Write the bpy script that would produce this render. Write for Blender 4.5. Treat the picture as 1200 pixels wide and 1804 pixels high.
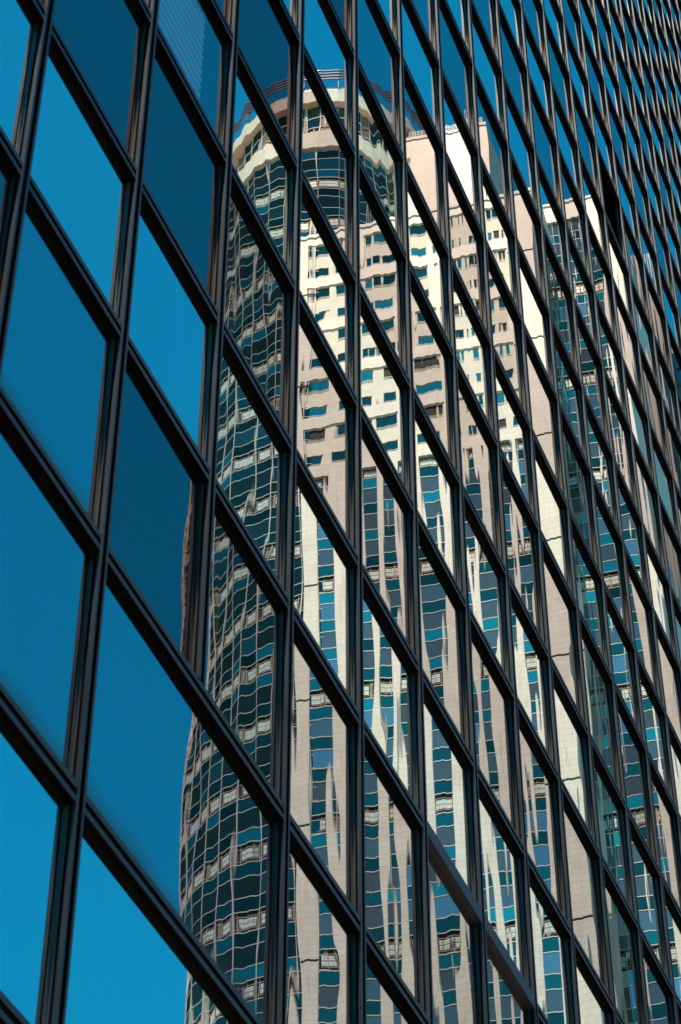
import bpy, math, random
from mathutils import Vector, Matrix
random.seed(7)
R = math.radians
for o in list(bpy.data.objects): bpy.data.objects.remove(o)
S = bpy.context.scene
COL = S.collection

# ------------------------------------------------------------------ camera, sky, sun, exposure
CAM_H = 1.6
YAW, PITCH = R(68.297), R(44.423)
cd = bpy.data.cameras.new('camera'); cam = bpy.data.objects.new('camera', cd); COL.objects.link(cam)
cam.location = (0, 0, CAM_H)
fwd = Vector((math.sin(YAW) * math.cos(PITCH), math.cos(YAW) * math.cos(PITCH), math.sin(PITCH)))
cam.rotation_euler = fwd.to_track_quat('-Z', 'Y').to_euler()
cd.sensor_fit = 'VERTICAL'; cd.sensor_height = 36; cd.lens = 4249.96 / 1804 * 36
cd.clip_start = 0.1; cd.clip_end = 8000
cd.dof.use_dof = True; cd.dof.focus_distance = 190; cd.dof.aperture_fstop = 7.1
S.camera = cam

SUN_AZ, SUN_EL = 266.0, 61.0            # compass-style angle from +Y towards +X
w = bpy.data.worlds.new("World"); S.world = w; w.use_nodes = True
nt = w.node_tree; nt.nodes.clear()
sky = nt.nodes.new('ShaderNodeTexSky'); sky.sky_type = 'NISHITA'; sky.sun_disc = False
sky.sun_elevation = R(SUN_EL); sky.sun_rotation = R(SUN_AZ)
sky.air_density = 1.0; sky.dust_density = 0.0; sky.ozone_density = 3.0
tint = nt.nodes.new('ShaderNodeMix'); tint.data_type = 'RGBA'; tint.blend_type = 'MULTIPLY'; tint.inputs[0].default_value = 1
tint.inputs[7].default_value = (0.03, 1.08, 1.24, 1)
bg = nt.nodes.new('ShaderNodeBackground'); bg.inputs[1].default_value = 0.13
wo = nt.nodes.new('ShaderNodeOutputWorld')
nt.links.new(sky.outputs[0], tint.inputs[6]); nt.links.new(tint.outputs[2], bg.inputs[0]); nt.links.new(bg.outputs[0], wo.inputs[0])
sd = bpy.data.lights.new('sun', 'SUN'); sd.energy = 4.0; sd.angle = R(0.5); sd.color = (1.0, 0.845, 0.68)
sun = bpy.data.objects.new('sun', sd); COL.objects.link(sun)
sdir = Vector((math.sin(R(SUN_AZ)) * math.cos(R(SUN_EL)), math.cos(R(SUN_AZ)) * math.cos(R(SUN_EL)), math.sin(R(SUN_EL))))
sun.rotation_euler = sdir.to_track_quat('Z', 'Y').to_euler(); sun.location = (-60, -60, 120)
S.view_settings.view_transform = 'Standard'; S.view_settings.look = 'None'
S.view_settings.exposure = 0.44; S.view_settings.gamma = 1.0; S.view_settings.use_curve_mapping = False
S.cycles.max_bounces = 8; S.cycles.glossy_bounces = 6; S.cycles.use_denoising = True

# ------------------------------------------------------------------ helpers
class MB:
    """collects faces, then links them as one mesh object"""
    def __init__(s): s.v = []; s.f = []; s.m = []; s.r = []
    def quad(s, a, b, c, d, mi=0, r=None):
        i = len(s.v); s.v += [a, b, c, d]; s.f.append((i, i + 1, i + 2, i + 3)); s.m.append(mi)
        s.r.append(random.random() if r is None else r)
    def box(s, x0, x1, y0, y1, z0, z1, mi=0, r=None):
        if r is None: r = random.random()
        p = [(x, y, z) for z in (z0, z1) for y in (y0, y1) for x in (x0, x1)]
        s.hexa(p, mi, r)
    def hexa(s, p, mi=0, r=None):
        if r is None: r = random.random()
        i = len(s.v); s.v += p
        for f in ((0, 2, 3, 1), (4, 5, 7, 6), (0, 1, 5, 4), (2, 6, 7, 3), (0, 4, 6, 2), (1, 3, 7, 5)):
            s.f.append(tuple(i + k for k in f)); s.m.append(mi); s.r.append(r)
    def extrude(s, prof, z0, z1, axis='z', mi=0, dark=(), mid=()):
        """closed profile [(a,b)]: axis z -> (x,y), axis x -> (y,z)"""
        r = random.random(); n = len(prof); i = len(s.v)
        mk = (lambda a, b, t: (a, b, t)) if axis == 'z' else (lambda a, b, t: (t, a, b))
        s.v += [mk(a, b, z0) for a, b in prof] + [mk(a, b, z1) for a, b in prof]
        for k in range(n):
            j = (k + 1) % n; s.f.append((i + k, i + j, i + n + j, i + n + k)); s.m.append(1 if k in dark else (2 if k in mid else mi)); s.r.append(r)
        s.f.append(tuple(i + k for k in reversed(range(n)))); s.m.append(mi); s.r.append(r)
        s.f.append(tuple(i + n + k for k in range(n))); s.m.append(mi); s.r.append(r)
    def build(s, name, mats, parent=None, label=None, kind=None):
        me = bpy.data.meshes.new(name); me.from_pydata(s.v, [], s.f)
        for m in (mats if isinstance(mats, (list, tuple)) else [mats]): me.materials.append(m)
        me.polygons.foreach_set('material_index', s.m)
        at = me.attributes.new('rnd', 'FLOAT', 'FACE'); at.data.foreach_set('value', s.r)
        me.validate(); me.update()
        o = bpy.data.objects.new(name, me); COL.objects.link(o)
        if parent: o.parent = parent
        if label: o['label'] = label
        if kind: o['kind'] = kind
        return o

def empty(name, loc, rz, label, cat):
    o = bpy.data.objects.new(name, None); COL.objects.link(o); o.location = loc; o.rotation_euler = (0, 0, rz)
    o.empty_display_size = 2; o['label'] = label; o['category'] = cat
    return o

class NT:
    def __init__(s, name):
        s.mat = bpy.data.materials.new(name); s.mat.use_nodes = True; s.t = s.mat.node_tree; s.t.nodes.clear()
        s.out = s.t.nodes.new('ShaderNodeOutputMaterial')
    def n(s, typ, **kw):
        x = s.t.nodes.new('ShaderNode' + typ)
        for k, v in kw.items():
            if k == 'i':
                for kk, vv in v.items(): x.inputs[kk].default_value = vv
            else: setattr(x, k, v)
        return x
    def l(s, a, b): s.t.links.new(a, b)
    def math(s, op, a, b=None):
        m = s.n('Math', operation=op)
        for k, v in ((0, a), (1, b)):
            if v is None: continue
            if isinstance(v, (int, float)): m.inputs[k].default_value = v
            else: s.l(v, m.inputs[k])
        return m.outputs[0]
    def noise(s, vec, scale, detail=2.0, rough=.5, sc=(1, 1, 1)):
        mp = s.n('Mapping'); mp.inputs['Scale'].default_value = sc; s.l(vec, mp.inputs[0])
        x = s.n('TexNoise', i={'Scale': scale, 'Detail': detail, 'Roughness': rough}); s.l(mp.outputs[0], x.inputs['Vector'])
        return x.outputs['Fac']
    def ramp(s, fac, stops):
        x = s.n('ValToRGB'); e = x.color_ramp.elements
        while len(e) < len(stops): e.new(.5)
        for k, (p, c) in enumerate(stops): e[k].position = p; e[k].color = (*c, 1)
        s.l(fac, x.inputs[0]); return x.outputs[0]

# ------------------------------------------------------------------ materials
def mat_glass(name, tintc, dust=.045, see=0.0, amp=1.0, edge_refl=0.0):
    """mirror-coated facade glass; its own ripple, pane by pane"""
    m = NT(name); tcn = m.n('TexCoord'); rn = m.n('Attribute', attribute_name='rnd').outputs['Fac']
    va = m.n('VectorMath', operation='MULTIPLY_ADD'); cmb = m.n('CombineXYZ')
    m.l(m.math('MULTIPLY', rn, 37.0), cmb.inputs[0]); m.l(m.math('MULTIPLY', rn, 91.0), cmb.inputs[1]); m.l(m.math('MULTIPLY', rn, 53.0), cmb.inputs[2])
    va.inputs[1].default_value = (1, 1, 1); m.l(tcn.outputs['Object'], va.inputs[0]); m.l(cmb.outputs[0], va.inputs[2]); tc = va.outputs[0]
    k1 = m.math('ADD', m.math('MULTIPLY', m.math('FRACT', m.math('MULTIPLY', rn, 17.3)), 1.1), .5)
    k2 = m.math('ADD', m.math('MULTIPLY', m.math('FRACT', m.math('MULTIPLY', rn, 29.7)), 1.3), .4)
    h1 = m.math('MULTIPLY', m.noise(tc, 1.0, 0.0, .4, (4.0, 1, 1.0)), k1)      # roller waves, about 0.3 m
    h2 = m.math('MULTIPLY', m.noise(tc, 1.0, 0.0, .5, (.9, 1, .6)), k2)        # slow bow
    h3 = m.noise(tc, 1.0, 0.0, .5, (8.0, 1, 2.5))
    h = m.math('ADD', m.math('ADD', m.math('MULTIPLY', h1, H1 * amp), m.math('MULTIPLY', h2, H2 * amp)), m.math('MULTIPLY', h3, H3 * amp))
    b = m.n('Bump', i={'Strength': 1.0, 'Distance': 1.0}); m.l(h, b.inputs['Height'])
    g = m.n('BsdfGlossy', i={'Roughness': 0.0, 'Color': (*tintc, 1)}); m.l(b.outputs[0], g.inputs['Normal'])
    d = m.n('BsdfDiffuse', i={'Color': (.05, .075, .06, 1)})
    streak = m.math('ADD', m.noise(tc, 1.0, 4.0, .65, (9, 1, .5)), m.math('MULTIPLY', m.noise(tc, 1.0, 3.0, .6, (1.3, 1, 1.0)), 1.2))
    gz = m.n('SeparateXYZ'); m.l(tcn.outputs['Generated'], gz.inputs[0])       # blurred frame reflection painted dark along the bottom edge of a sheet
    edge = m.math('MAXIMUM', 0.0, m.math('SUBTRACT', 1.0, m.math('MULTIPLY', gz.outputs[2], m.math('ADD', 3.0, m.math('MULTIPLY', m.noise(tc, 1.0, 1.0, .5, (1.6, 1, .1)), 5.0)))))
    f = m.math('MINIMUM', .92, m.math('ADD', m.math('MULTIPLY', streak, dust), m.math('MULTIPLY', m.math('POWER', edge, 1.2), m.math('MULTIPLY', edge_refl, 1.3) if edge_refl else 0.0)))
    mx = m.n('MixShader'); m.l(f, mx.inputs[0]); m.l(g.outputs[0], mx.inputs[1]); m.l(d.outputs[0], mx.inputs[2])
    last = mx.outputs[0]
    if see:
        t = m.n('BsdfTransparent', i={'Color': (.7, .9, 1, 1)}); mx2 = m.n('MixShader', i={0: see}); m.l(last, mx2.inputs[1]); m.l(t.outputs[0], mx2.inputs[2]); last = mx2.outputs[0]
    m.l(last, m.out.inputs[0]); return m.mat
H1, H2, H3 = .00054, .0015, .00005

def mat_frame(name, base, rough=.42):
    m = NT(name); tc = m.n('TexCoord').outputs['Object']
    a = m.noise(tc, 1.0, 4.0, .65, (9, 9, .9)); c = m.ramp(a, [(.3, tuple(x * .6 for x in base)), (.7, tuple(x * 1.35 for x in base))])
    p = m.n('BsdfPrincipled', i={'Metallic': .0, 'Specular IOR Level': .30, 'Specular Tint': (.6, .85, .95, 1)}); m.l(c, p.inputs['Base Color'])
    r = m.math('ADD', m.math('MULTIPLY', a, .3), rough - .15); m.l(r, p.inputs['Roughness'])
    m.l(p.outputs[0], m.out.inputs[0]); return m.mat

def mat_tile(name, c1, c2, joint, w=.9, h=.62):
    m = NT(name); tc = m.n('TexCoord').outputs['Object']
    sp = m.n('SeparateXYZ'); m.l(tc, sp.inputs[0]); cb = m.n('CombineXYZ')
    m.l(m.math('ADD', sp.outputs[0], sp.outputs[1]), cb.inputs[0]); m.l(sp.outputs[2], cb.inputs[1])
    br = m.n('TexBrick', offset=0.0, i={'Color1': (*c1, 1), 'Color2': (*c2, 1), 'Mortar': (*joint, 1), 'Scale': 1.0, 'Mortar Size': .016, 'Mortar Smooth': .3, 'Brick Width': w, 'Row Height': h, 'Bias': 0.0})
    m.l(cb.outputs[0], br.inputs['Vector'])
    n = m.noise(tc, .35, 4.0, .6); cr = m.ramp(n, [(.3, (.84, .82, .82)), (.7, (1.05, 1.05, 1.03))])
    mx = m.n('Mix', data_type='RGBA', blend_type='MULTIPLY'); mx.inputs[0].default_value = 1; m.l(br.outputs['Color'], mx.inputs[6]); m.l(cr, mx.inputs[7])
    p = m.n('BsdfPrincipled', i={'Roughness': .45}); m.l(mx.outputs[2], p.inputs['Base Color']); m.l(p.outputs[0], m.out.inputs[0]); return m.mat

def mat_plain(name, c, rough=.6, metal=0.0, spec=.5):
    m = NT(name); tc = m.n('TexCoord').outputs['Object']; n = m.noise(tc, 1.3, 3.0)
    cr = m.ramp(n, [(.3, tuple(x * .88 for x in c)), (.7, tuple(min(1, x * 1.06) for x in c))])
    p = m.n('BsdfPrincipled', i={'Roughness': rough, 'Metallic': metal, 'Specular IOR Level': spec}); m.l(cr, p.inputs['Base Color']); m.l(p.outputs[0], m.out.inputs[0]); return m.mat

def mat_window(name, lo, hi, diff, refl=.5):
    """tower glazing: every sheet its own shade (the face attribute rnd)"""
    m = NT(name); a = m.n('Attribute', attribute_name='rnd').outputs['Fac']
    c = m.ramp(a, [(0, lo), (.72, hi), (.90, tuple(min(.8, x * 2.3) for x in hi))])
    g = m.n('BsdfGlossy', i={'Roughness': .03}); m.l(c, g.inputs['Color'])
    tc = m.n('TexCoord').outputs['Object']; b = m.n('Bump', i={'Strength': 1.0, 'Distance': .004}); m.l(m.noise(tc, .7, 1.0), b.inputs['Height']); m.l(b.outputs[0], g.inputs['Normal'])
    d = m.n('BsdfDiffuse', i={'Color': (*diff, 1)}); mx = m.n('MixShader', i={0: refl}); m.l(d.outputs[0], mx.inputs[1]); m.l(g.outputs[0], mx.inputs[2])
    m.l(mx.outputs[0], m.out.inputs[0]); return m.mat

G_SHORT = mat_glass('glass_pale', (.97, .89, .79))
G_TALL = mat_glass('glass_dark', (.66, .55, .505))
G_SHORT2 = mat_glass('glass_pale_aged', (.90, .85, .78))
G_DEEP = mat_glass('glass_deep', (.40, .27, .26))  # darker tint stands in for the darker sky mirrored there
G_TALL2 = mat_glass('glass_dark_aged', (.62, .515, .47))
G_EDGE_REFL = mat_glass('glass_edge_reflection', (.64, .54, .52), edge_refl=.75)
G_CLEAR = mat_glass('glass_clear', (.95, .80, .74), see=.5)
FRAME = mat_frame('bronze_frame', (.009, .013, .014), .42)
FRAME2 = mat_frame('bronze_transom', (.019, .018, .016), .45)
COVER = mat_frame('mauve_cover', (.035, .027, .032), .5)
DARK = mat_plain('dark_interior', (.003, .002, .002), .9, 0, 0.0)
GASKET_SHADE = mat_plain('gasket_shade', (.004, .0015, .001), .9, 0, .08)  # black rubber; also paints shade into frame grooves and transom undersides
TILE = mat_tile('cream_tile', (.60, .55, .465), (.66, .60, .51), (.40, .29, .22))
TILEG = mat_tile('grey_tile', (.060, .058, .055), (.070, .068, .064), (.03, .03, .03), 1.4, 1.0)
WHITE = mat_plain('cream_render', (.78, .655, .50), .6)
BAR = mat_plain('pale_bar', (.66, .58, .49), .5)
FIN = mat_plain('fin_stone', (.50, .43, .37), .5)
VIS = mat_window('vision_glass', (.08, .14, .10), (.32, .34, .25), (.012, .03, .03), .75)
SPA = mat_window('spandrel_glass', (.12, .13, .12), (.40, .38, .34), (.12, .14, .15), .5)
CVIS = mat_window('drum_vision_glass', (.015, .06, .045), (.10, .18, .15), (.006, .022, .024), .7)
CSPA = mat_window('drum_spandrel_glass', (.02, .045, .035), (.07, .10, .08), (.016, .034, .032), .6)
TEAL = mat_window('teal_glass', (.05, .22, .24), (.12, .40, .44), (.005, .06, .08), .5)
LOUV = mat_tile('white_louvre', (.60, .68, .60), (.55, .62, .55), (.08, .10, .09), .34, .26)
LDARK = mat_plain('louvre_recess', (.012, .014, .012), .8)
JOINT = mat_plain('joint_black', (.012, .01, .01), .9)
BROWN = mat_tile('brown_slats', (.22, .13, .06), (.20, .12, .06), (.05, .03, .02), 3.0, .22)
STEEL = mat_plain('rail_steel', (.16, .18, .20), .4, .3)
BLIND = mat_plain('blind_white', (.75, .8, .8), .7)

# ------------------------------------------------------------------ the glass-fronted building: camera looks along it
U = 1.5                                   # bay width in metres
X0 = 5.45263 * U                          # x of the first mullion
YF = 3.64926 * U                          # front of the mullions
GD = .062                                 # glass behind the fronts
YG = YF + GD
C_ROW = 6.972
rows = [C_ROW]
for k in range(36): rows.append(rows[-1] + (1.3495 if k % 2 == 0 else 1.1710))
down = [C_ROW - 1.3235]
for k in range(3): down.append(down[-1] - (1.1710 if k % 2 == 0 else 1.3495))
rows = down[::-1] + rows
rows = [CAM_H + U * r for r in rows]
RC = len(down)                            # index of row C
TALL = [((k - RC) % 2 == 0) for k in range(len(rows))]
TALL[RC - 1] = True; TALL[RC - 2] = False; TALL[RC - 3] = True
C0, C1 = -5, 33                           # first and last bay line
cx = lambda c: X0 + U * c
XM = (cx(C0) + cx(C1)) / 2
hq = empty('glass_office_building', (XM, YF, 0), 0, 'dark framed mirror glass office block filling the photo and reflecting the cream towers', 'office building')
lx = lambda x: x - XM
MW = .098
# mullions
prof = [(0, 0), (.022, 0), (.022, .022), (.074, .022), (.074, 0), (MW, 0), (MW, .110), (-.006, .110), (-.006, .044), (.016, .044), (.016, .027), (0, .027)]
top = rows[-1]
for c in range(C0, C1 + 1):
    zb = rows[RC] + .14 if c == 2 else rows[0] - .1
    mb = MB(); mb.extrude([(lx(cx(c)) + a, b) for a, b in prof], zb, top, dark=(1, 2, 3, 8, 9, 10), mid=(5, 7))
    mb.build('mullion', [FRAME, GASKET_SHADE, FRAME2], hq)
# transoms
tprof = [(.006, 0), (.006, .042), (.022, .042), (.022, .092), (.006, .092), (.006, .140), (.110, .150), (.110, -.006), (.044, -.006), (.044, .006), (.024, .006), (.024, 0)]
cprof = [(-.002, -.004), (-.002, .146), (.110, .150), (.110, -.004)]
f_, r_ = fwd, fwd.cross(Vector((0, 0, 1))).normalized(); u_ = r_.cross(f_)
def proj(x, y, z):
    d = Vector((x, y, z - CAM_H)); k = d.dot(f_); return 600 + 4249.96 * d.dot(r_) / k, 902 - 4249.96 * d.dot(u_) / k
def clip_area(x0, x1, z0, z1):
    P = [proj(x0, YF, z0), proj(x1, YF, z0), proj(x1, YF, z1), proj(x0, YF, z1)]
    for ax, lim, sg in ((0, 0, 1), (0, 1200, -1), (1, 0, 1), (1, 1804, -1)):
        Q = []
        for i in range(len(P)):
            a, b = P[i], P[(i + 1) % len(P)]; da, db = sg * (a[ax] - lim), sg * (b[ax] - lim)
            if da >= 0: Q.append(a)
            if (da >= 0) != (db >= 0): t = da / (da - db); Q.append((a[0] + t * (b[0] - a[0]), a[1] + t * (b[1] - a[1])))
        P = Q
        if len(P) < 3: return 0
    return abs(sum(P[i][0] * P[(i + 1) % len(P)][1] - P[(i + 1) % len(P)][0] * P[i][1] for i in range(len(P)))) / 2
segs = []
for k in range(len(rows)):
    c = C0
    while c < C1:
        e = c + 1
        if k <= RC and c == 1: e = 3        # the bay without its middle mullion
        segs.append((clip_area(cx(c) + MW, cx(e), rows[k] - .05, rows[k] + .16), c, e, k)); c = e
segs.sort(reverse=True)
rest = MB()
covers = {(5, RC + 1), (6, RC + 1)}
for n, (ar, c, e, k) in enumerate(segs):
    mb = MB() if n < 100 else rest
    cov = (c, k) in covers
    mb.extrude([(a, rows[k] + b) for a, b in (cprof if cov else tprof)], lx(cx(c) + MW), lx(cx(e)), 'x', dark=() if cov else (1, 2, 3, 6, 7, 8, 9, 10, 11))  # black undersides and grooves: shade put into the colour
    if n < 100: mb.build('transom', [COVER if cov else FRAME2, GASKET_SHADE], hq, 'smooth mauve cover strip on the transom' if cov else None)
rest.build('transom', [FRAME2, GASKET_SHADE], hq, kind='stuff')
# panes: each sheet set a hair out of true, as in any curtain wall
TILT = {(1, RC): (6.8, 0), (1, RC - 2): (-.5, 0), (1, RC - 1): (2.6, 0)}                                  # (bay, row index) -> (turn about z, lean) in milliradians
OPEN = (12, RC + 12)
EDGE_REFL = {(0, RC - 1), (1, RC - 1), (0, RC)}  # panes with the frame's edge reflection painted on
DEEP = {(0, RC), (0, RC + 2), (1, RC + 2), (2, RC + 4), (-1, RC), (-1, RC + 2), (1, RC + 4), (1, RC), (3, RC + 6)}   # sheets whose tint is darkened to paint in a darker mirrored sky
GM = [G_SHORT, G_TALL, G_SHORT2, G_TALL2, G_DEEP]
panes = []
for k in range(len(rows) - 1):
    c = C0
    while c < C1:
        e = c + 1
        if k < RC and c == 1: e = 3
        panes.append((clip_area(cx(c) + MW, cx(e), rows[k] + .14, rows[k + 1]), c, e, k)); c = e
panes.sort(reverse=True)
restp = MB(); rnd = random.Random(11)
for n, (ar, c, e, k) in enumerate(panes):
    x0, x1, z0, z1 = lx(cx(c)) + .05, lx(cx(e)) + .02, rows[k] + .06, rows[k + 1] + .03
    ta, tb = rnd.gauss(0, .0009), rnd.gauss(0, .0006)
    if (c, k) in TILT: ta, tb = (v / 1000 for v in TILT[(c, k)])
    xm, zm = (x0 + x1) / 2, (z0 + z1) / 2
    Y = lambda x, z: GD + ta * (x - xm) + tb * (z - zm)
    mi = (1 if rnd.random() < .6 else 3) if TALL[k] else (0 if rnd.random() < .7 else 2)
    if TALL[k] and (c, k) in DEEP: mi = 4
    mb = MB() if n < 100 else restp
    if (c, k) == OPEN: continue
    mb.quad((x0, Y(x0, z0), z0), (x1, Y(x1, z0), z0), (x1, Y(x1, z1), z1), (x0, Y(x0, z1), z1), mi)
    if n < 100:
        clear = (c, k) == (1, RC + 3)
        mb.m = [0]; o = mb.build('window_pane', G_CLEAR if clear else (G_EDGE_REFL if (c, k) in EDGE_REFL else GM[mi]), hq, 'pane with pale blind slats showing through' if clear else None)
        if clear:
            bl = MB()
            for q in range(16):
                z = z0 + .1 + q * .11
                bl.box(x0 + .1, x0 + 1.15, GD + .08, GD + .10, z, z + .06)
            bl.build('blind', BLIND, o)
restp.build('window_pane', GM, hq, kind='stuff')
# the one sash standing open, swung into the dark room behind
c, k = OPEN; x0, x1, z0, z1 = lx(cx(c)) + .10, lx(cx(c + 1)) - .01, rows[k] + .15, rows[k + 1] - .01
mb = MB()
mb.hexa([(x0, GD + .36, z0 + .05), (x1, GD + .36, z0 + .05), (x0, GD + .40, z0 + .05), (x1, GD + .40, z0 + .05),
         (x0, GD + .06, z1), (x1, GD + .06, z1), (x0, GD + .10, z1), (x1, GD + .10, z1)])
o = mb.build('open_sash', DARK, hq, 'dark empty opening with its sash swung inward')
# strips of sealant hanging loose at two of the joints
mb = MB(); x = lx(cx(1)); z = rows[RC] - .02
for dx, L, t in ((-.045, .10, .012), (-.020, .085, -.006)):
    mb.hexa([(x + dx + t, GD - .030, z - L), (x + dx + t + .008, GD - .030, z - L), (x + dx + t, GD - .022, z - L), (x + dx + t + .008, GD - .022, z - L),
             (x + dx, GD - .028, z), (x + dx + .010, GD - .028, z), (x + dx, GD - .018, z), (x + dx + .010, GD - .018, z)])
x = lx(cx(2)); z = rows[RC + 3] - .12
mb.box(x - .030, x - .008, GD - .04, GD - .033, z, z + .012); mb.box(x - .018, x - .010, GD - .04, GD - .03, z - .14, z); mb.box(x - .026, x - .010, GD - .04, GD - .033, z - .36, z - .348)
mb.build('sealant_strip', GASKET_SHADE, hq)
# body behind the glass, with a cavity behind the open sash and the clear pane
mb = MB(); yb0, yb1 = GD + .55, 24.0
mb.box(lx(cx(C0)), lx(cx(C1)) + MW, yb0, yb1, 0, top + .3)
mb.box(lx(cx(C0)), lx(cx(C1)) + MW, GD + .01, yb0 + .01, 0, rows[0] - .1)
mb.box(lx(cx(C0)), lx(cx(C0)) + .05, GD + .03, yb0, 0, top + .3)
mb.box(lx(cx(C1)) + MW - .02, lx(cx(C1)) + MW, GD + .03, yb0, 0, top + .3)
mb.build('wall', DARK, hq)
mb = MB(); mb.box(lx(cx(C0)) - .2, lx(cx(C1)) + MW + .2, -.15, yb1 + .2, top + .31, top + 1.3); mb.build('parapet', FRAME, hq)

# ------------------------------------------------------------------ towers across the street, seen in the glass
PHI = R(83.5); D0 = 150.0
OX, OY = D0 * math.sin(PHI), 2 * YG - D0 * math.cos(PHI)      # frame: X along the fronts, +Y towards the street
GRID = 131.0 + CAM_H
PT, PS = 1.95, 1.325
def row_list(z_from, z_to, every):
    """rows of the curtain wall, (z0, z1, type): one tall row in `every` is a louvre row centred on the grid"""
    out = []; per = PT + PS; base = GRID - PT / 2
    k = int((z_from - base) // per)
    while base + k * per < z_to:
        a = base + k * per; t = 'L' if k % every == 0 else 'T'
        out += [(a, a + PT, t), (a + PT, a + per, 'S')]; k += 1
    return [(max(a, z_from), min(b, z_to), t) for a, b, t in out if b > z_from + .3 and a < z_to - .3]

def louvre_blocks(P, z0, z1, bw, mb_white, mb_bar):
    """P(u, o, z): u along the bay 0..bw, o outward. 2x2 white louvre blocks with rails on a dark recess"""
    def bx(u0, u1, o0, o1, a, b, mb): mb.hexa([P(u, o, z) for z in (a, b) for o in (o1, o0) for u in (u0, u1)])
    h = z1 - z0; m = bw * .18; gap = .06; wv = (bw - 2 * m - gap) / 2; hv = (h * .46 - gap) / 2; zb = z0 + h * .26
    for i in range(2):
        for j in range(2):
            u0 = m + i * (wv + gap); a = zb + j * (hv + gap)
            bx(u0, u0 + wv, -.12, -.08, a, a + hv, mb_white)
    for fz in (.20, .80): bx(0, bw, -.10, -.07, z0 + h * fz - .012, z0 + h * fz + .012, mb_bar)
    for fu in (.13, .5, .87): bx(bw * fu - .012, bw * fu + .012, -.095, -.07, z0, z1, mb_bar)

def glass_strip(par, s0, s1, o, z0, z1, every, nb=1, mats=None, name='window_strip', bars=BAR, fin=.05):
    g = MB(); wl = MB(); br = MB(); bw = (s1 - s0) / nb
    for a, b, t in row_list(z0, z1, every):
        for i in range(nb):
            u = s0 + i * bw; rr = random.random()
            if t == 'L':
                g.quad((u, o - .14, a), (u + bw, o - .14, a), (u + bw, o - .14, b), (u, o - .14, b), 2)
                louvre_blocks(lambda q, e, z, u=u: (u + q, o + e, z), a, b, bw, wl, br)
            else: g.quad((u, o, a), (u + bw, o, a), (u + bw, o, b), (u, o, b), 0 if t == 'S' else 1, rr)
        br.box(s0, s1, o - .02, o + .05, a - .035, a + .035)
    for i in range(nb + 1):
        u = s0 + i * bw; br.box(u - fin, u + fin, o - .02, o + .11, z0, z1)
    ob = g.build(name, mats or [VIS, SPA, LDARK], par)
    wl.build('louvre', LOUV, ob); br.build('glazing_bar', bars, ob)
    return ob

tw = empty('round_corner_tower', (OX, OY, 0), PHI, 'cream tiled tower with a round glazed corner drum and railed crown, mirrored in the glass', 'tower')
# ---- lower front: piers and window strips
ZT = 157.5 + CAM_H
strips = [(-43.0, -41.4), (-39.4, -37.8), (-37.0, -36.1), (-35.4, -34.2), (-33.1, -31.3), (-30.0, -29.1), (-28.5, -27.4), (-26.4, -25.5), (-24.8, -23.8)]
edge = -44.85
for s0, s1 in strips + [(-20.8, 0)]:
    mb = MB(); mb.box(edge, s0, -1.0, 0, 0, ZT)
    if s0 == -20.8 or edge < -44:
        pass
    mb.build('pier', TILE, tw); edge = s1
for s0, s1 in strips: glass_strip(tw, s0, s1, -.25, 0, ZT, 4, 1 if s1 - s0 < 1.9 else 1)
mb = MB(); mb.box(-44.85, -20.8, -22, -1.001, 0, 192.0 + CAM_H); mb.build('wall', TILE, tw)
# shadow joints on the blank piers
for k in range(-8, 5):
    z = GRID + k * 13.1
    mb = MB(); mb.box(-44.8, -43.0, .0, .02, z - .09, z + .09); mb.box(-23.7, -20.8, .0, .02, z - .09, z + .09); mb.build('movement_joint', JOINT, tw)
# ---- upper front: two-storey bays between projecting bands
zones = [(-43.5, -39.0, [(-43.3, -41.8), (-40.9, -39.6)]), (-38.6, -34.9, [(-38.3, -37.4), (-36.9, -35.2)]),
         (-33.8, -31.0, [(-33.3, -31.4)]), (-30.4, -26.9, [(-30.2, -29.5), (-29.1, -28.5), (-27.9, -27.1)]), (-26.7, -23.8, [(-26.3, -25.5), (-25.1, -24.3)])]
pe = -44.85; up = MB()
for z0_, z1_, _ in zones + [(-20.8, 0, 0)]:
    up.box(pe, z0_, -1.0, 0, ZT, 192.3 + CAM_H); pe = z1_
up.build('pier', TILE, tw)
PER = 6.72
for zi, (s0, s1, wins) in enumerate(zones):
    wt, bd, gl, rl = MB(), MB(), MB(), MB()
    for k in range(5):
        b = ZT + .9 + PER * k if k else ZT
        lo, hi = ZT + PER * k + 1.55, ZT + PER * (k + 1)
        bd.box(s0, s1, -1.0, -.02 + .0, ZT + PER * k, lo)
        cuts = [s0] + [q for w_ in wins for q in w_] + [s1]
        zr = [(lo + .06, lo + 1.5), (hi - 1.75, hi - .10)]
        for a, c2 in ((zr[0][1], zr[1][0]), (zr[1][1], hi), (lo, zr[0][0])): wt.box(s0, s1, -1.0, -.16, a, c2)
        for za, zb in zr:
            for i in range(0, len(cuts), 2): wt.box(cuts[i], cuts[i + 1], -1.0, -.16, za, zb)
            for wa, wb in wins:
                gl.quad((wa, -.26, za), (wb, -.26, za), (wb, -.26, zb), (wa, -.26, zb), 0 if random.random() < .85 else 1)
                rl.box(wa, wb, -.27, -.22, za + .26, za + .32); rl.box(wa, wb, -.26, -.12, za - .04, za + .03)
                rl.box(wa, wa + .05, -.27, -.22, za, zb); rl.box(wb - .05, wb, -.27, -.22, za, zb)
    bd.box(s0, s1, -1.0, -.02, ZT + PER * 5, 192.3 + CAM_H)
    bd.build('spandrel_band', TILE, tw); wt.build('wall', WHITE, tw); g = gl.build('window', [VIS, LDARK], tw); rl.build('window_frame', BAR, g)
mb = MB(); mb.box(-44.85, -20.7, -1.2, .10, 192.3 + CAM_H, 192.75 + CAM_H); mb.build('coping', BAR, tw)
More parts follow.
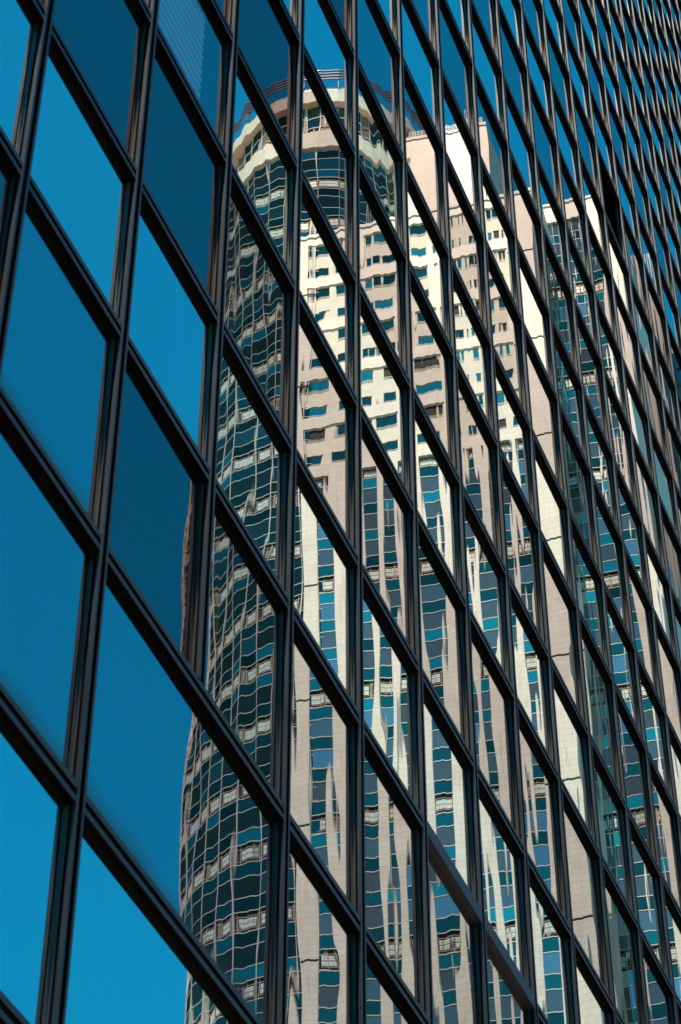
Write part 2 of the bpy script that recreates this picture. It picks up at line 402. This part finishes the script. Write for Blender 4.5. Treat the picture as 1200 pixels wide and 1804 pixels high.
# ---- core slab rising behind
mb = MB(); mb.box(-35.5, -26.5, -16, -6, 180, 214.6); mb.build('core_wall', TILE, tw)
mb = MB(); mb.box(-35.5, -26.4, -16.1, -5.9, 214.6, 215.1); mb.build('coping', BAR, tw)
mb = MB()
for z in (215.45, 215.75, 216.05): mb.box(-35.5, -26.6, -6.05, -6.0, z, z + .05)
for i in range(30): mb.box(-35.4 + i * .3, -35.36 + i * .3, -6.05, -6.0, 215.1, 216.1)
for i in (-28.2, -27.5): mb.box(i, i + .07, -6.3, -6.2, 215, 218.2)
mb.build('railing', STEEL, tw)
# ---- the drum
CX, CY, RD, NB = -45.1, -11.4, 11.4, 40
DZ = -1.8                                    # the drum's own grid sits lower than the front's
bw = 2 * RD * math.sin(math.pi / NB)
def bayP(i, Rr=RD):
    a0 = 2 * math.pi * i / NB - math.pi / 2; a1 = a0 + 2 * math.pi / NB
    p0 = Vector((CX + Rr * math.cos(a0), CY + Rr * math.sin(a0))); p1 = Vector((CX + Rr * math.cos(a1), CY + Rr * math.sin(a1)))
    # outward normal; u runs from p0 to p1
    t = (p1 - p0).normalized(); n = Vector((t.y, -t.x))
    if n.dot((p0 + p1) / 2 - Vector((CX, CY))) < 0: n = -n
    return lambda u, o, z: (p0.x + t.x * u + n.x * o, p0.y + t.y * u + n.y * o, z)
drum_g, drum_l, drum_b, drum_f = MB(), MB(), MB(), MB()
def pbox(P, u0, u1, o0, o1, a, b, mb, mi=0): mb.hexa([P(u, o, z) for z in (a, b) for o in (o1, o0) for u in (u0, u1)], mi)
DT = 207.2 + CAM_H
for i in range(NB):
    P = bayP(i)
    for a, b, t in row_list(10 - DZ, DT - DZ, 2):
        a += DZ; b += DZ
        if t == 'L':
            drum_g.quad(P(0, -.14, a), P(bw, -.14, a), P(bw, -.14, b), P(0, -.14, b), 2)
            louvre_blocks(P, a, b, bw, drum_l, drum_b)
        else: drum_g.quad(P(0, 0, a), P(bw, 0, a), P(bw, 0, b), P(0, 0, b), 0 if t == 'S' else 1)
        pbox(P, 0, bw, -.02, .04, a - .028, a + .028, drum_b)
    pbox(P, -.042, .042, -.05, .06, 0, DT, drum_f)
g = drum_g.build('drum_glazing', [CVIS, CSPA, LDARK], tw); drum_l.build('louvre', LOUV, g); drum_b.build('glazing_bar', BAR, g); drum_f.build('fin', FIN, g)
# crown of the drum: two cream bands with a recessed glazed storey between, a roof and a railed ring
def ring(name, z0, z1, o0, o1, mat, par=tw, jitter=False):
    mb = MB()
    for i in range(NB):
        P0, P1 = bayP(i, RD + o0), bayP(i, RD + o1); w0 = 2 * (RD + o0) * math.sin(math.pi / NB); w1 = 2 * (RD + o1) * math.sin(math.pi / NB)
        mb.hexa([P1(0, 0, z0), P1(w1, 0, z0), P0(0, 0, z0), P0(w0, 0, z0), P1(0, 0, z1), P1(w1, 0, z1), P0(0, 0, z1), P0(w0, 0, z1)])
    return mb.build(name, mat, par)
Z = lambda z: z + CAM_H
ring('cream_band', Z(207.2), Z(209.9), -.6, .35, WHITE)
ring('cream_band', Z(215.2), Z(217.1), -.6, .35, WHITE)
ring('coping', Z(217.1), Z(217.7), -.8, .15, TILE)
cg, cb_ = MB(), MB()
for i in range(NB):
    P = bayP(i, RD - .5); w_ = 2 * (RD - .5) * math.sin(math.pi / NB)
    cg.quad(P(0, 0, Z(209.9)), P(w_, 0, Z(209.9)), P(w_, 0, Z(215.2)), P(0, 0, Z(215.2)), 1 if i % 7 in (1, 4) else 0)
    for z in (211.6, 213.3): pbox(P, 0, w_, -.02, .08, Z(z) - .05, Z(z) + .05, cb_)
    pbox(P, -.06, .06, -.05, .12, Z(209.9), Z(215.2), cb_)
g = cg.build('crown_window', [CSPA, BROWN], tw); cb_.build('glazing_bar', BAR, g)
mb = MB()
n = 40; top_ = [(CX + 10.7 * math.cos(2 * math.pi * i / n), CY + 10.7 * math.sin(2 * math.pi * i / n)) for i in range(n)]
mb.extrude(top_, Z(200), Z(217.3)); mb.build('roof', STEEL, tw)
for z in (219.2, 219.7, 220.2, 220.7): ring('ring_rail', Z(z), Z(z) + .14, .25, .42, STEEL)
ring('ring_rail', Z(218.2), Z(218.4), -.5, -.2, BAR)
mb = MB()
for i in range(0, NB, 2):
    P = bayP(i); pbox(P, -.05, .05, -.3, .40, Z(217.6), Z(217.85), mb); pbox(P, -.05, .05, .2, .3, Z(217.7), Z(220.8), mb)
mb.build('ring_post', STEEL, tw)

# ---- second tower, set back to the right
tb = empty('recessed_glass_tower', (OX, OY, 0), PHI, 'second cream tower set back beside the round cornered one, with a broad glazed bay', 'tower')
RB = 196.8 + CAM_H
glass_strip(tb, -21.6, -15.6, -6.3, 20, RB - 2.6, 4, 4, [VIS, SPA, LDARK], 'glazed_bay', BAR, .05)
mb = MB(); mb.box(-22.2, -21.6, -7, -6.0, 0, RB); mb.build('pier', TILE, tb)
mb = MB(); mb.box(-15.6, -13.7, -7, -6.0, 0, RB); mb.build('pier', TILE, tb)
mb = MB(); mb.box(-21.6, -15.6, -7, -6.02, RB - 2.6, RB); mb.build('parapet', TILE, tb)
mb = MB(); mb.box(-22.2, -13.72, -26, -7.0, 0, RB - .3); mb.build('wall', TILE, tb)
mb = MB(); mb.box(-22.2, -13.6, -7.2, -5.9, RB, RB + .35); mb.build('coping', BAR, tb)

# ---- grey tower and teal tower behind
tc_ = empty('grey_tower', (OX, OY, 0), PHI, 'slim dark grey tower beyond the cream ones at the right edge', 'tower')
mb = MB(); mb.box(-19.5, -13.4, -60, -40, 0, 228.5); mb.build('wall', TILEG, tc_)  # one even dark grey, tiled
mb = MB(); mb.box(-15.2, -13.9, -44, -39.9, 228.5, 230.6); mb.build('parapet', TILE, tc_)
td = empty('teal_glass_tower', (OX, OY, 0), PHI, 'teal glass tower rising lower behind the grey one at the right edge', 'tower')
mb = MB(); mb.box(-20.5, 1.0, -85, -62.5, 0, 236); mb.build('wall', TILEG, td)
gl, brs = MB(), MB()
for k in range(66):
    z = 20 + k * 3.25
    for i in range(14):
        gl.quad((-19.8 + i * 1.48, -62.3, z), (-19.8 + i * 1.48 + 1.48, -62.3, z), (-19.8 + i * 1.48 + 1.48, -62.3, z + 3.25), (-19.8 + i * 1.48, -62.3, z + 3.25))
    brs.box(-19.8, .9, -62.35, -62.2, z - .08, z + .08)
g = gl.build('curtain_glazing', TEAL, td); brs.build('glazing_bar', GASKET_SHADE, g)

# ------------------------------------------------------------------ ground
mb = MB(); mb.quad((-3000, -3000, 0), (3000, -3000, 0), (3000, 3000, 0), (-3000, 3000, 0))
o = mb.build('ground', mat_plain('pale_bounce_ground', (.27, .23, .18), .85), None, None, 'structure')  # unseen ground, made pale to bounce warm light onto shaded walls
mb = MB(); mb.box(lx(cx(C0)) + XM - 8, cx(C1) + 8, YF - 3.2, YF - .05, .004, .14)
o = mb.build('pavement', mat_tile('paving', (.30, .29, .27), (.33, .32, .30), (.12, .11, .10), .6, .6), None, None, 'structure')
